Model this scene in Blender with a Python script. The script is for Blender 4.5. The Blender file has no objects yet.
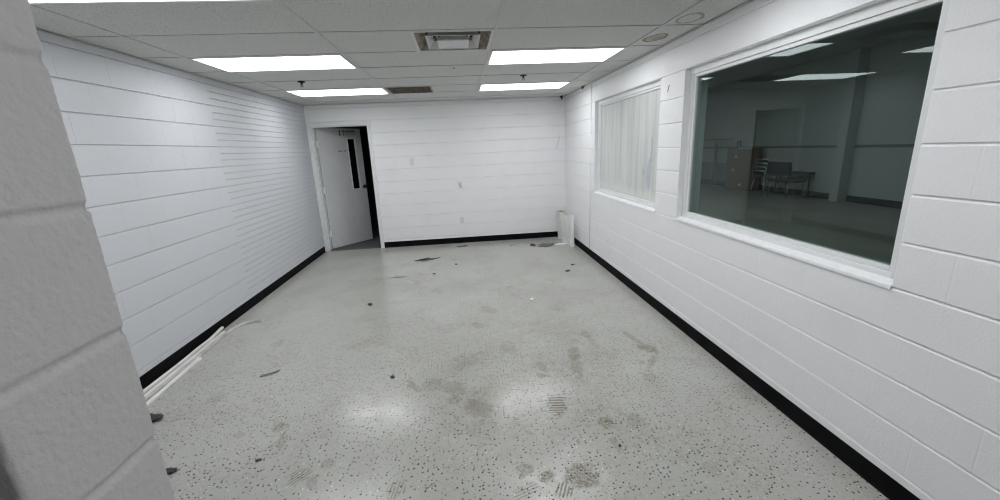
import bpy, bmesh, math, random
from mathutils import Vector, Matrix, noise
random.seed(7)
S = bpy.context.scene
COL = S.collection
PI = math.pi
# ------------------------------------------------------------------ room dimensions (metres)
XL, XR, YB, ZC = -2.471, 1.852, 7.163, 2.436
HZ = 1.626                      # eye height
COURSE, Z0 = 0.2032, 0.1455     # block course and first bed joint
GX, GY, TX, TY = -2.127, 3.107, 1.2192, 0.6096   # ceiling grid
WT = 0.20                       # block wall thickness
YR = -2.6                       # wall behind the camera

# ------------------------------------------------------------------ materials
def new_mat(name):
    m = bpy.data.materials.new(name); m.use_nodes = True
    nt = m.node_tree; b = nt.nodes['Principled BSDF']
    return m, nt, b
def N(nt, t, **kw):
    n = nt.nodes.new(t)
    for k, v in kw.items(): setattr(n, k, v)
    return n
def L(nt, a, b): nt.links.new(a, b)
def val(nt, sock, v):
    if hasattr(v, 'is_linked') or hasattr(v, 'links'): nt.links.new(v, sock)
    else: sock.default_value = v
def M(nt, op, a, b=None, c=None, clamp=False):
    n = nt.nodes.new('ShaderNodeMath'); n.operation = op; n.use_clamp = clamp
    val(nt, n.inputs[0], a)
    if b is not None: val(nt, n.inputs[1], b)
    if c is not None: val(nt, n.inputs[2], c)
    return n.outputs[0]
def MR(nt, v, a, b, c=0.0, d=1.0, smooth=True):
    n = nt.nodes.new('ShaderNodeMapRange')
    if smooth: n.interpolation_type = 'SMOOTHSTEP'
    val(nt, n.inputs['Value'], v)
    n.inputs['From Min'].default_value = a; n.inputs['From Max'].default_value = b
    n.inputs['To Min'].default_value = c; n.inputs['To Max'].default_value = d
    return n.outputs[0]
def MIX(nt, f, a, b):
    n = nt.nodes.new('ShaderNodeMix'); n.data_type = 'RGBA'
    val(nt, n.inputs[0], f)
    for s, v in ((n.inputs[6], a), (n.inputs[7], b)):
        if isinstance(v, (tuple, list)): s.default_value = (*v[:3], 1)
        else: nt.links.new(v, s)
    return n.outputs[2]
def NOISE(nt, vec, scale, detail=3, rough=.5, dist=0):
    n = nt.nodes.new('ShaderNodeTexNoise')
    n.inputs['Scale'].default_value = scale; n.inputs['Detail'].default_value = detail
    n.inputs['Roughness'].default_value = rough; n.inputs['Distortion'].default_value = dist
    nt.links.new(vec, n.inputs['Vector']); return n.outputs[0]
def BUMP(nt, h, b, dist=.002, strength=1.0):
    n = nt.nodes.new('ShaderNodeBump'); n.inputs['Distance'].default_value = dist
    n.inputs['Strength'].default_value = strength
    nt.links.new(h, n.inputs['Height']); nt.links.new(n.outputs[0], b.inputs['Normal'])
def OBJ(nt):
    return nt.nodes.new('ShaderNodeTexCoord').outputs['Object']

def mat(name, col, rough=.5, metal=0., spec=.5, var=0., vscale=20., bump=0., bscale=80., coat=0.):
    m, nt, b = new_mat(name)
    b.inputs['Roughness'].default_value = rough; b.inputs['Metallic'].default_value = metal
    b.inputs['Specular IOR Level'].default_value = spec
    b.inputs['Coat Weight'].default_value = coat
    o = OBJ(nt)
    if var:
        n = NOISE(nt, o, vscale)
        c = MIX(nt, MR(nt, n, .3, .7), tuple(x*(1-var) for x in col), tuple(min(1, x*(1+var)) for x in col))
        L(nt, c, b.inputs['Base Color'])
    else: b.inputs['Base Color'].default_value = (*col, 1)
    if bump: BUMP(nt, NOISE(nt, o, bscale, 4), b, bump)
    return m

WHITE = (.865, .87, .878)
def block_mat(name, axis, phase, course=COURSE, length=.4064, joint=.3, tone=WHITE, rough=.42, grime=.05, f1=70, f2=9, depth=.0035, scuff=.35):
    """white painted block: faint head joints every half bond, roller texture, small scuffs"""
    m, nt, b = new_mat(name)
    o = OBJ(nt)
    sp = N(nt, 'ShaderNodeSeparateXYZ'); L(nt, o, sp.inputs[0])
    a, z = sp.outputs[axis], sp.outputs[2]
    row = M(nt, 'FLOOR', M(nt, 'DIVIDE', M(nt, 'SUBTRACT', z, Z0), course))
    off = M(nt, 'MULTIPLY', M(nt, 'MODULO', M(nt, 'ADD', row, 100.0), 2.0), length/2)
    t = M(nt, 'DIVIDE', M(nt, 'SUBTRACT', M(nt, 'SUBTRACT', a, phase), off), length)
    d = M(nt, 'MULTIPLY', M(nt, 'ABSOLUTE', M(nt, 'SUBTRACT', t, M(nt, 'ROUND', t))), length)
    # every joint is filled with paint to a different degree
    cell = N(nt, 'ShaderNodeCombineXYZ'); L(nt, M(nt, 'ROUND', t), cell.inputs[0]); L(nt, row, cell.inputs[1])
    wn = N(nt, 'ShaderNodeTexWhiteNoise'); L(nt, cell.outputs[0], wn.inputs['Vector'])
    jm = M(nt, 'MULTIPLY', MR(nt, d, .0065, .001), M(nt, 'MULTIPLY', wn.outputs[0], joint))
    n1 = NOISE(nt, o, f1, 5, .6); n2 = NOISE(nt, o, f2, 3)
    h = M(nt, 'SUBTRACT', M(nt, 'ADD', M(nt, 'MULTIPLY', n1, .55), M(nt, 'MULTIPLY', n2, .9)), jm)
    BUMP(nt, h, b, depth, .8)
    g = NOISE(nt, o, 2.2, 4, .6)
    c = MIX(nt, M(nt, 'MULTIPLY', MR(nt, g, .5, .75), grime*3), tone, (.68, .68, .66))
    sc = N(nt, 'ShaderNodeMapping'); sc.inputs['Scale'].default_value = (14, 14, 3); L(nt, o, sc.inputs[0])
    v = NOISE(nt, sc.outputs[0], 1.0, 5, .7)
    c = MIX(nt, M(nt, 'MULTIPLY', MR(nt, v, .68, .8), scuff), c, (.56, .56, .55))
    L(nt, c, b.inputs['Base Color'])
    b.inputs['Roughness'].default_value = rough
    b.inputs['Specular IOR Level'].default_value = .4
    return m

m_right = block_mat('white_block_paint', 1, 1.305, f1=95, depth=.0048)
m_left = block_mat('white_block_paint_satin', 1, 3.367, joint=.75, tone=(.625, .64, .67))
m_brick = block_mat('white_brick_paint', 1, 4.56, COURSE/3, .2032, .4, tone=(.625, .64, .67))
m_back = block_mat('white_block_paint_back', 0, .1)
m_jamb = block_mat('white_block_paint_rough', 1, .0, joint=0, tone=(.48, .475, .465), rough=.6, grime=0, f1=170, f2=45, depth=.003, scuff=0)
m_trimw = mat('white_trim_paint', (.79, .80, .80), .4, var=.015, vscale=12, bump=.001, bscale=60)
m_sill = mat('white_sill_paint', (.86, .87, .88), .4, var=.03, bump=.0015, bscale=40)
m_black = mat('black_vinyl_base', (.006, .006, .007), .55, spec=.06, var=.3, vscale=6)
m_dark = mat('unlit_plenum', (.03, .028, .026), .9)
m_tbar = mat('grid_metal_paint', (.60, .603, .595), .6, spec=.2, var=.04)
m_doorp = mat('grey_door_paint', (.60, .61, .62), .42, var=.03, vscale=5, bump=.0006, bscale=50)
m_sign = mat('sign_black', (.02, .018, .025), .5)
m_signr = mat('sign_red', (.28, .08, .10), .5)
m_plate = mat('painted_cover_plate', (.74, .75, .75), .35)
m_slot = mat('outlet_slot', (.08, .08, .08), .5)
m_steel = mat('satin_steel', (.6, .6, .6), .3, 1.)
m_blackm = mat('black_metal', (.012, .012, .012), .35, .3)
m_pvc = mat('off_white_vinyl_strip', (.72, .71, .68), .35, var=.1, vscale=9)
m_pvcg = mat('grey_vinyl_strip', (.50, .49, .47), .35, var=.15, vscale=9)
m_board = mat('white_painted_board', (.80, .80, .79), .5, var=.05, vscale=8, bump=.001, bscale=25)
m_wood = mat('raw_board_end', (.40, .28, .15), .7, var=.25, vscale=30)
m_flake = mat('dark_rubber_flake', (.03, .03, .028), .6, var=.3, vscale=40)
m_gflake = mat('grey_vinyl_flake', (.13, .125, .115), .6, var=.3, vscale=40)
m_wflake = mat('white_plaster_chip', (.8, .8, .78), .6)
m_grime = mat('dusty_duct_metal', (.30, .265, .21), .6, .0, var=.5, vscale=14)
m_vent = mat('white_vent_metal', (.66, .665, .66), .4, var=.06, vscale=10)
m_grille = mat('dirty_brown_grille', (.10, .08, .06), .6, var=.6, vscale=25)
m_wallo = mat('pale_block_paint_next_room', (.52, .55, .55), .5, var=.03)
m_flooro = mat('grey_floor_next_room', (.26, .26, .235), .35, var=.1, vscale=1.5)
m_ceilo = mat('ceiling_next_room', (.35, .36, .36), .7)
m_box = mat('brown_cabinet_board', (.19, .10, .065), .5, var=.12, vscale=3)
m_label = mat('small_white_sticker', (.7, .7, .68), .5)
m_chrome = mat('chrome_tube', (.75, .75, .75), .18, 1.)
m_seat = mat('black_vinyl_seat', (.012, .012, .014), .4)
m_tabletop = mat('dark_table_laminate', (.03, .028, .028), .4)
m_postd = mat('dark_frame_metal', (.03, .033, .033), .4)
m_hall = mat('hall_unlit_dark', (.10, .10, .10), .8)  # dark grey stands in for the passage's lack of light

def floor_mat():
    m, nt, b = new_mat('grey_flaked_epoxy_floor')
    o = OBJ(nt)
    base = MIX(nt, MR(nt, NOISE(nt, o, .9, 3), .35, .65), (.405, .405, .372), (.45, .45, .415))
    # worn, walked-on grime in the middle of the room
    def ell(x, y, rx, ry, ang=0., a=1.0, e=.25):
        s = N(nt, 'ShaderNodeVectorMath', operation='SUBTRACT'); L(nt, o, s.inputs[0]); s.inputs[1].default_value = (x, y, 0)
        r = N(nt, 'ShaderNodeVectorRotate', rotation_type='Z_AXIS'); L(nt, s.outputs[0], r.inputs['Vector']); r.inputs['Angle'].default_value = -ang
        q = N(nt, 'ShaderNodeVectorMath', operation='DIVIDE'); L(nt, r.outputs[0], q.inputs[0]); q.inputs[1].default_value = (rx, ry, 10)
        ln = N(nt, 'ShaderNodeVectorMath', operation='LENGTH'); L(nt, q.outputs[0], ln.inputs[0])
        return MR(nt, ln.outputs['Value'], a, e), r.outputs[0]
    big, _ = ell(.35, 2.3, 1.3, 1.9, 0, 1.0, .1)
    gn = NOISE(nt, o, 3.2, 6, .65, .4)
    base = MIX(nt, M(nt, 'MULTIPLY', M(nt, 'MULTIPLY', big, MR(nt, gn, .42, .70)), .32), base, (.27, .25, .19))
    gn2 = NOISE(nt, o, 20, 7, .75, 1.2)
    base = MIX(nt, M(nt, 'MULTIPLY', M(nt, 'ADD', M(nt, 'MULTIPLY', big, .5), .16), MR(nt, gn2, .56, .66)), base, (.24, .225, .18))
    # shoe prints and scuffs: x, y, half width, half length, angle, strength, tread stripes
    marks = [  # x, y, half length, half width, direction, strength, tread stripes
             (0.518,2.245,0.124,0.075,-1.74,1.0,1), (-0.381,4.617,0.103,0.069,-0.9,0.7,0), (0.184,3.938,0.143,0.081,-1.16,0.75,1), (0.064,3.572,0.08,0.069,-0.97,0.8,0), (0.499,4.566,0.128,0.057,-1.27,0.5,0), (1.081,4.418,0.148,0.034,-1.3,0.6,0),
             (0.927,3.771,0.077,0.057,-1.21,0.7,0), (1.006,3.2,0.099,0.052,-1.65,0.9,0), (1.019,3.035,0.131,0.029,-1.44,0.6,0), (0.299,3.05,0.134,0.069,-1.11,0.6,1), (0.806,2.874,0.122,0.057,-1.68,0.9,0), (0.771,2.668,0.178,0.052,-1.75,0.7,0),
             (1.369,3.046,0.164,0.034,-1.38,0.8,0), (1.413,2.856,0.12,0.063,-1.09,1.0,0), (1.351,2.652,0.122,0.029,-2.17,0.7,0), (1.243,2.473,0.098,0.052,-1.75,0.55,0), (1.277,2.662,0.037,0.034,-1.74,0.6,0), (0.514,2.723,0.097,0.034,-1.37,0.6,0),
             (0.499,2.604,0.064,0.029,-0.3,0.8,0), (-0.065,2.931,0.111,0.103,-0.96,0.5,0), (-0.119,2.817,0.054,0.069,-0.9,0.4,0), (1.175,3.972,0.146,0.017,0.04,0.5,0), (1.289,3.811,0.208,0.017,-1.59,0.5,0), (0.768,2.035,0.064,0.057,-1.92,0.95,0),
             (0.76,1.853,0.061,0.029,-1.48,0.6,0), (0.945,2.013,0.092,0.069,-1.67,0.6,0), (-0.463,2.654,0.079,0.034,-1.11,0.8,0), (-0.412,2.583,0.061,0.023,-1.03,0.7,0), (-0.305,2.615,0.093,0.092,-0.7,0.5,1), (-0.143,2.55,0.08,0.115,0.71,0.6,1),
             (-0.148,2.409,0.062,0.057,-0.62,0.8,0), (0.013,2.288,0.123,0.092,-0.98,0.8,1), (0.028,2.084,0.115,0.115,-1.43,0.35,0), (0.228,1.74,0.046,0.057,-0.95,0.85,0), (0.329,1.685,0.052,0.034,0.53,0.95,0), (0.507,1.662,0.095,0.098,-1.15,1.0,0),
             (0.396,1.588,0.049,0.057,-0.45,0.7,1), (0.215,1.608,0.042,0.092,-1.21,0.55,1), (-0.423,1.716,0.057,0.069,-0.14,0.6,1), (-0.254,1.706,0.037,0.011,0.64,0.8,0), (-1.224,2.302,0.057,0.057,-0.8,0.9,0), (-1.163,2.169,0.104,0.029,-1.31,0.75,0),
             (-1.204,2.143,0.037,0.017,1.16,0.6,0), (-1.449,2.263,0.048,0.029,-0.16,0.6,0), (-0.95,1.87,0.056,0.069,-0.78,0.7,1), (-0.871,1.813,0.072,0.029,-1.03,0.6,0), (-0.827,1.936,0.049,0.04,-0.73,0.6,0), (-1.776,3.389,0.046,0.046,1.17,0.55,0),
             (-1.754,3.527,0.085,0.057,1.47,0.5,0), (-1.827,2.718,0.077,0.057,1.68,0.55,0), (-1.831,3.045,0.037,0.017,-0.54,0.3,0), (1.597,2.651,0.152,0.029,-0.3,0.35,0), (1.659,2.566,0.061,0.034,-0.81,0.4,0), (1.792,2.176,0.106,0.144,-0.5,0.25,0),
             (1.18,1.628,0.04,0.069,-1.12,0.4,0), (-0.72,5.055,0.152,0.057,-0.56,0.5,0), (-0.669,5.393,0.139,0.046,-0.65,0.35,0), (-0.974,5.351,0.121,0.057,-0.46,0.5,0), (0.274,4.24,0.09,0.017,-0.42,0.6,0), (0.525,4.268,0.152,0.017,-1.11,0.35,0),
             (0.723,2.143,0.051,0.029,-1.42,0.3,0)]
    sm = NOISE(nt, o, 58, 6, .72, 1.6)
    edge = M(nt, 'MULTIPLY', M(nt, 'SUBTRACT', NOISE(nt, o, 24, 4, .6), .5), 1.5)
    thin = MR(nt, M(nt, 'ABSOLUTE', M(nt, 'SUBTRACT', NOISE(nt, o, 21, 4, .6, 2.2), .5)), .05, .008)
    rub = M(nt, 'MAXIMUM', M(nt, 'MULTIPLY', MR(nt, sm, .43, .56), .62), thin)
    acc = None
    for x, y, l, w, a, k, stripes in marks:
        s = N(nt, 'ShaderNodeVectorMath', operation='SUBTRACT'); L(nt, o, s.inputs[0]); s.inputs[1].default_value = (x, y, 0)
        ro = N(nt, 'ShaderNodeVectorRotate', rotation_type='Z_AXIS'); L(nt, s.outputs[0], ro.inputs['Vector']); ro.inputs['Angle'].default_value = -a
        q = N(nt, 'ShaderNodeVectorMath', operation='DIVIDE'); L(nt, ro.outputs[0], q.inputs[0]); q.inputs[1].default_value = (l, w, 10)
        ln = N(nt, 'ShaderNodeVectorMath', operation='LENGTH'); L(nt, q.outputs[0], ln.inputs[0])
        e = MR(nt, M(nt, 'ADD', ln.outputs['Value'], edge), 1.05, .65)
        if stripes:
            sp = N(nt, 'ShaderNodeSeparateXYZ'); L(nt, ro.outputs[0], sp.inputs[0])
            tex = MR(nt, M(nt, 'ADD', M(nt, 'SINE', M(nt, 'MULTIPLY', sp.outputs[0], 360.0)), M(nt, 'MULTIPLY', M(nt, 'SUBTRACT', sm, .5), 5.0)), -.5, .6)
        else: tex = rub
        v = M(nt, 'MULTIPLY', M(nt, 'MULTIPLY', e, tex), k)
        acc = v if acc is None else M(nt, 'MAXIMUM', acc, v)
    base = MIX(nt, M(nt, 'MULTIPLY', acc, .9), base, (.12, .104, .06))
    gate = MR(nt, NOISE(nt, o, 2.6, 3, .5), .47, .60)
    thin2 = MR(nt, M(nt, 'ABSOLUTE', M(nt, 'SUBTRACT', NOISE(nt, o, 6.5, 6, .68, 2.5), .5)), .016, .003)
    smr = MR(nt, NOISE(nt, o, 13, 6, .72, 1.4), .57, .68)
    base = MIX(nt, M(nt, 'MULTIPLY', gate, M(nt, 'MAXIMUM', M(nt, 'MULTIPLY', thin2, .5), M(nt, 'MULTIPLY', smr, .45))), base, (.17, .15, .10))
    # colour flakes in the epoxy
    def flakes(scale, thr, frac, seed):
        mp = N(nt, 'ShaderNodeMapping'); mp.inputs['Location'].default_value = (seed, seed*1.7, 0); L(nt, o, mp.inputs[0])
        sx = N(nt, 'ShaderNodeVectorMath', operation='MULTIPLY'); L(nt, mp.outputs[0], sx.inputs[0]); sx.inputs[1].default_value = (1, 1, 0)
        vo = N(nt, 'ShaderNodeTexVoronoi'); vo.voronoi_dimensions = '2D'; vo.inputs['Scale'].default_value = scale; L(nt, sx.outputs[0], vo.inputs['Vector'])
        sc = N(nt, 'ShaderNodeSeparateColor'); L(nt, vo.outputs['Color'], sc.inputs[0])
        r = M(nt, 'MULTIPLY', M(nt, 'ADD', M(nt, 'MULTIPLY', sc.outputs[1], .8), .5), thr)
        return M(nt, 'MULTIPLY', M(nt, 'LESS_THAN', vo.outputs['Distance'], r), M(nt, 'LESS_THAN', sc.outputs[0], frac))
    base = MIX(nt, flakes(38, .142, .52, 3.1), base, (.006, .006, .005))
    base = MIX(nt, flakes(60, .13, .15, 9.4), base, (.10, .095, .085))
    base = MIX(nt, flakes(34, .10, .10, 5.7), base, (.75, .76, .74))
    L(nt, base, b.inputs['Base Color'])
    rn = NOISE(nt, o, 7, 6, .7)
    rr = M(nt, 'ADD', MR(nt, rn, .35, .7, .12, .26), M(nt, 'MULTIPLY', acc, .3))
    L(nt, rr, b.inputs['Roughness'])
    spn = MR(nt, NOISE(nt, o, 55, 6, .85), .40, .64, .06, .85)
    L(nt, M(nt, 'MULTIPLY', spn, M(nt, 'SUBTRACT', 1.0, M(nt, 'MULTIPLY', acc, .85))), b.inputs['Specular IOR Level'])
    sw = N(nt, 'ShaderNodeMapping'); sw.inputs['Scale'].default_value = (90, 22, 1); sw.inputs['Rotation'].default_value = (0, 0, .5); L(nt, o, sw.inputs[0])
    h = M(nt, 'ADD', M(nt, 'MULTIPLY', NOISE(nt, o, 70, 4, .6), .7), M(nt, 'MULTIPLY', NOISE(nt, sw.outputs[0], 1., 4, .65), .5))
    BUMP(nt, h, b, .0009, .7)
    return m
m_floor = floor_mat()

def tile_mat():
    m, nt, b = new_mat('fissured_ceiling_tile')
    o = OBJ(nt)
    n = NOISE(nt, o, 95, 3, .6); n2 = NOISE(nt, o, 38, 3, .6)
    c = MIX(nt, MR(nt, n, .57, .67), (.66, .662, .65), (.30, .30, .29))
    c = MIX(nt, M(nt, 'MULTIPLY', MR(nt, n2, .62, .74), .5), c, (.38, .38, .37))
    nn = NOISE(nt, o, 9, 4, .6)
    for x, y, rx, ry, k, fl in ((1.645, 3.46, .078, .125, .9, .45), (1.655, 2.965, .085, .115, .65, .04), (1.69, 3.49, .045, .06, .6, .5)):
        s = N(nt, 'ShaderNodeVectorMath', operation='SUBTRACT'); L(nt, o, s.inputs[0]); s.inputs[1].default_value = (x, y, ZC)
        q = N(nt, 'ShaderNodeVectorMath', operation='DIVIDE'); L(nt, s.outputs[0], q.inputs[0]); q.inputs[1].default_value = (rx, ry, 10)
        ln = N(nt, 'ShaderNodeVectorMath', operation='LENGTH'); L(nt, q.outputs[0], ln.inputs[0])
        d = M(nt, 'ADD', ln.outputs['Value'], M(nt, 'MULTIPLY', M(nt, 'SUBTRACT', nn, .5), .9))
        ring = M(nt, 'MULTIPLY', MR(nt, d, .72, .95), MR(nt, d, 1.12, 1.0))
        fill = M(nt, 'MULTIPLY', MR(nt, d, 1.0, .7), fl)
        c = MIX(nt, M(nt, 'MULTIPLY', M(nt, 'MAXIMUM', ring, fill), k), c, (.21, .155, .085))
    L(nt, c, b.inputs['Base Color'])
    b.inputs['Roughness'].default_value = .9; b.inputs['Specular IOR Level'].default_value = .1
    BUMP(nt, n, b, .002, .4)
    return m
m_tile = tile_mat()

def lamp_mat(e):
    m, nt, b = new_mat('lit_prismatic_diffuser')
    b.inputs['Base Color'].default_value = (.9, .9, .9, 1); b.inputs['Roughness'].default_value = .5
    b.inputs['Emission Color'].default_value = (.955, .97, 1.0, 1); b.inputs['Emission Strength'].default_value = e
    return m
m_lamp = lamp_mat(6.6)

def glass_mat():
    m, nt, b = new_mat('dark_tinted_glass')
    nt.nodes.remove(b)
    out = [n for n in nt.nodes if n.type == 'OUTPUT_MATERIAL'][0]
    g = N(nt, 'ShaderNodeNewGeometry')
    ior = M(nt, 'ADD', M(nt, 'MULTIPLY', g.outputs['Backfacing'], 1/1.5-1.5), 1.5)
    f = N(nt, 'ShaderNodeFresnel'); L(nt, ior, f.inputs['IOR'])
    t = N(nt, 'ShaderNodeBsdfTransparent'); t.inputs[0].default_value = (.74, .82, .80, 1)
    gl = N(nt, 'ShaderNodeBsdfGlossy'); gl.inputs['Roughness'].default_value = .0; gl.inputs['Color'].default_value = (.62, .67, .66, 1)
    mx = N(nt, 'ShaderNodeMixShader'); L(nt, f.outputs[0], mx.inputs[0]); L(nt, t.outputs[0], mx.inputs[1]); L(nt, gl.outputs[0], mx.inputs[2])
    L(nt, mx.outputs[0], out.inputs[0])
    return m
m_glass = glass_mat()

def film_mat():
    m, nt, b = new_mat('whitewashed_glass')
    o = nt.nodes.new('ShaderNodeNewGeometry').outputs['Position']
    mp = N(nt, 'ShaderNodeMapping'); mp.inputs['Scale'].default_value = (1, 5, .3); L(nt, o, mp.inputs[0])
    s1 = NOISE(nt, mp.outputs[0], 1.6, 5, .65)
    mp2 = N(nt, 'ShaderNodeMapping'); mp2.inputs['Scale'].default_value = (1, 19, .6); L(nt, o, mp2.inputs[0])
    s2 = NOISE(nt, mp2.outputs[0], 1.0, 4, .6)
    c = MIX(nt, MR(nt, s1, .34, .64), (.50, .525, .515), (.68, .70, .67))
    c = MIX(nt, M(nt, 'MULTIPLY', MR(nt, s2, .52, .72), .38), c, (.50, .525, .53))
    sp = N(nt, 'ShaderNodeSeparateXYZ'); L(nt, o, sp.inputs[0])
    # cloudy cleaner band along the foot of the pane and a bare blue-grey smear near its right edge
    foot = M(nt, 'MULTIPLY', MR(nt, M(nt, 'ADD', sp.outputs[2], M(nt, 'MULTIPLY', NOISE(nt, o, 5, 4), .22)), 1.28, 1.17), .7)
    c = MIX(nt, foot, c, (.74, .75, .71))
    def smear(y, z, ry, rz, k, c):
        d = N(nt, 'ShaderNodeVectorMath', operation='SUBTRACT'); L(nt, o, d.inputs[0]); d.inputs[1].default_value = (XR, y, z)
        q = N(nt, 'ShaderNodeVectorMath', operation='DIVIDE'); L(nt, d.outputs[0], q.inputs[0]); q.inputs[1].default_value = (10, ry, rz)
        ln = N(nt, 'ShaderNodeVectorMath', operation='LENGTH'); L(nt, q.outputs[0], ln.inputs[0])
        dd = M(nt, 'ADD', ln.outputs['Value'], M(nt, 'MULTIPLY', M(nt, 'SUBTRACT', NOISE(nt, o, 14, 4), .5), 1.6))
        return MIX(nt, M(nt, 'MULTIPLY', MR(nt, dd, 1.05, .6), k), c, (.36, .41, .47))
    c = smear(4.01, 1.52, .022, .24, .8, c); c = smear(4.05, 1.30, .07, .18, .6, c); c = smear(4.18, 1.32, .04, .06, .6, c)
    L(nt, c, b.inputs['Base Color'])
    b.inputs['Roughness'].default_value = .35; b.inputs['Coat Weight'].default_value = .4; b.inputs['Coat Roughness'].default_value = .1
    return m
m_film = film_mat()

# ------------------------------------------------------------------ mesh helpers (world coordinates)
def box(bm, x0, x1, y0, y1, z0, z1, bev=0., seg=2, mi=0):
    vs = [bm.verts.new((x, y, z)) for z in (z0, z1) for y in (y0, y1) for x in (x0, x1)]
    fs = [bm.faces.new([vs[i] for i in f]) for f in ((0, 2, 3, 1), (4, 5, 7, 6), (0, 1, 5, 4), (2, 6, 7, 3), (0, 4, 6, 2), (1, 3, 7, 5))]
    for f in fs: f.material_index = mi
    if bev:
        es = list({e for f in fs for e in f.edges})
        r = bmesh.ops.bevel(bm, geom=es, offset=bev, segments=seg, affect='EDGES', profile=.5)
        for f in r['faces']: f.material_index = mi
    return vs
def prism(bm, prof, a0, a1, put, mi=0):
    """extrude the closed outline prof (pairs d, z) from a0 to a1; put(d, a, z) gives the point"""
    A = [bm.verts.new(put(d, a0, z)) for d, z in prof]; B = [bm.verts.new(put(d, a1, z)) for d, z in prof]
    n = len(prof)
    fs = [bm.faces.new((A[i], A[(i+1) % n], B[(i+1) % n], B[i])) for i in range(n)]
    fs += [bm.faces.new(A[::-1]), bm.faces.new(B)]
    for f in fs: f.material_index = mi
def frustum(bm, c, s0, z0, s1, z1, mi=0, cap0=False, cap1=False):
    def ring(s, z): return [bm.verts.new((c[0]+sx*s, c[1]+sy*s, z)) for sx, sy in ((-1, -1), (1, -1), (1, 1), (-1, 1))]
    a, b = ring(s0, z0), ring(s1, z1)
    for i in range(4):
        f = bm.faces.new((a[i], a[(i+1) % 4], b[(i+1) % 4], b[i])); f.material_index = mi
    if cap0: bm.faces.new(a).material_index = mi
    if cap1: bm.faces.new(b).material_index = mi
def lathe(bm, c, prof, n=20, ax='z'):
    rings = []
    for r, h in prof:
        rg = []
        for k in range(n):
            t = 2*PI*k/n; u, v = r*math.cos(t), r*math.sin(t)
            p = {'z': (u, v, h), 'y': (u, h, v), 'x': (h, u, v)}[ax]
            rg.append(bm.verts.new((c[0]+p[0], c[1]+p[1], c[2]+p[2])))
        rings.append(rg)
    for a, b in zip(rings, rings[1:]):
        for k in range(n): bm.faces.new((a[k], a[(k+1) % n], b[(k+1) % n], b[k]))
    bm.faces.new(rings[0]); bm.faces.new(rings[-1])
def tube(bm, pts, r, n=10, flat=1.0, cap=True):
    pts = [Vector(p) for p in pts]; rings = []
    up0 = Vector((0, 0, 1))
    for i, p in enumerate(pts):
        t = (pts[min(i+1, len(pts)-1)]-pts[max(i-1, 0)]).normalized()
        up = up0 if abs(t.z) < .95 else Vector((1, 0, 0))
        s = t.cross(up).normalized(); w = s.cross(t).normalized()
        rings.append([bm.verts.new(p+s*(r*math.cos(2*PI*k/n))+w*(r*flat*math.sin(2*PI*k/n))) for k in range(n)])
    for a, b in zip(rings, rings[1:]):
        for k in range(n): bm.faces.new((a[k], a[(k+1) % n], b[(k+1) % n], b[k]))
    if cap: bm.faces.new(rings[0]); bm.faces.new(rings[-1])
def smooth_path(pts, k=6):
    """Catmull-Rom through pts"""
    P = [Vector(p) for p in pts]; P = [P[0]*2-P[1]]+P+[P[-1]*2-P[-2]]; out = []
    for i in range(1, len(P)-2):
        a, b, c, d = P[i-1:i+3]
        for j in range(k):
            t = j/k
            out.append(.5*((2*b)+(c-a)*t+(2*a-5*b+4*c-d)*t*t+(3*b-a-3*c+d)*t**3))
    out.append(P[-2]); return out
def worldloc(o):
    v = Vector((0, 0, 0))
    while o: v += o.location; o = o.parent
    return v
def obj(name, bm, mats, parent=None, base=None, smooth=False):
    """link bm (world coordinates) as ONE mesh object; base = its origin when it stands alone"""
    bmesh.ops.recalc_face_normals(bm, faces=bm.faces)
    off = Vector(base) if base is not None else (worldloc(parent) if parent else Vector((0, 0, 0)))
    if off.length: bmesh.ops.translate(bm, verts=bm.verts, vec=-off)
    me = bpy.data.meshes.new(name); bm.to_mesh(me); bm.free()
    for m in (mats if isinstance(mats, (list, tuple)) else [mats]): me.materials.append(m)
    if smooth:
        for p in me.polygons: p.use_smooth = True
    o = bpy.data.objects.new(name, me); COL.objects.link(o)
    if parent: o.parent = parent; o.location = off-worldloc(parent)
    else: o.location = off
    return o
def tag(o, label, cat, group=None, kind=None):
    o['label'] = label; o['category'] = cat
    if group: o['group'] = group
    if kind: o['kind'] = kind
    return o
def thing(name, label, cat, loc, group=None, kind=None):
    o = bpy.data.objects.new(name, None); o.empty_display_size = .1; COL.objects.link(o); o.location = loc
    return tag(o, label, cat, group, kind)
def st(name, bm, m, label, cat, smooth=False):
    return tag(obj(name, bm, m, smooth=smooth), label, cat, kind='structure')
B = bmesh.new

# ------------------------------------------------------------------ setting: floor
bm = B()
for x0, x1, y0, y1 in ((XL-.2, XR+.2, YR-.2, YB),):
    box(bm, x0, x1, y0, y1, -.12, 0)
st('floor', bm, m_floor, 'grey epoxy floor with black and white flakes, shoe prints and scuffs', 'floor')

# ------------------------------------------------------------------ setting: block walls with tooled bed joints
def profile(z0, z1, course=COURSE, back=-WT, g=.0075, w=.0065, close=True):
    """outline (d, z): face at d = 0 with a tooled groove at every bed joint, back face at d = back"""
    pts = []
    n = math.ceil((z0-Z0)/course-1e-6)
    zj = Z0+n*course
    if abs(zj-z0) < 1e-4: pts += [(-g, z0+.0001), (-g*.85, z0+w*.5), (0, z0+w*.7)]; zj += course
    else: pts.append((0., z0))
    while zj < z1-1e-4:
        if zj-w > z0+1e-4: pts += [(0, zj-w*1.25), (-g*.9, zj-w*.05)]
        if zj > z0+1e-4: pts.append((-g, zj+w*.15))
        if zj+w < z1: pts += [(-g*.85, zj+w*.5), (0, zj+w*.7)]
        zj += course
    if abs(zj-z1) < 1e-4: pts += [(0, zj-w*1.25), (-g*.9, zj-w*.05), (-g, z1)]
    else: pts.append((0., z1))
    return pts+[(back, z1), (back, z0)]
W1 = (3.743, 5.572); W2 = (1.508, 3.337); ZS, ZH = Z0+4*COURSE, Z0+10*COURSE
putR = lambda d, a, z: (XR-d, a, z)
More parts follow.
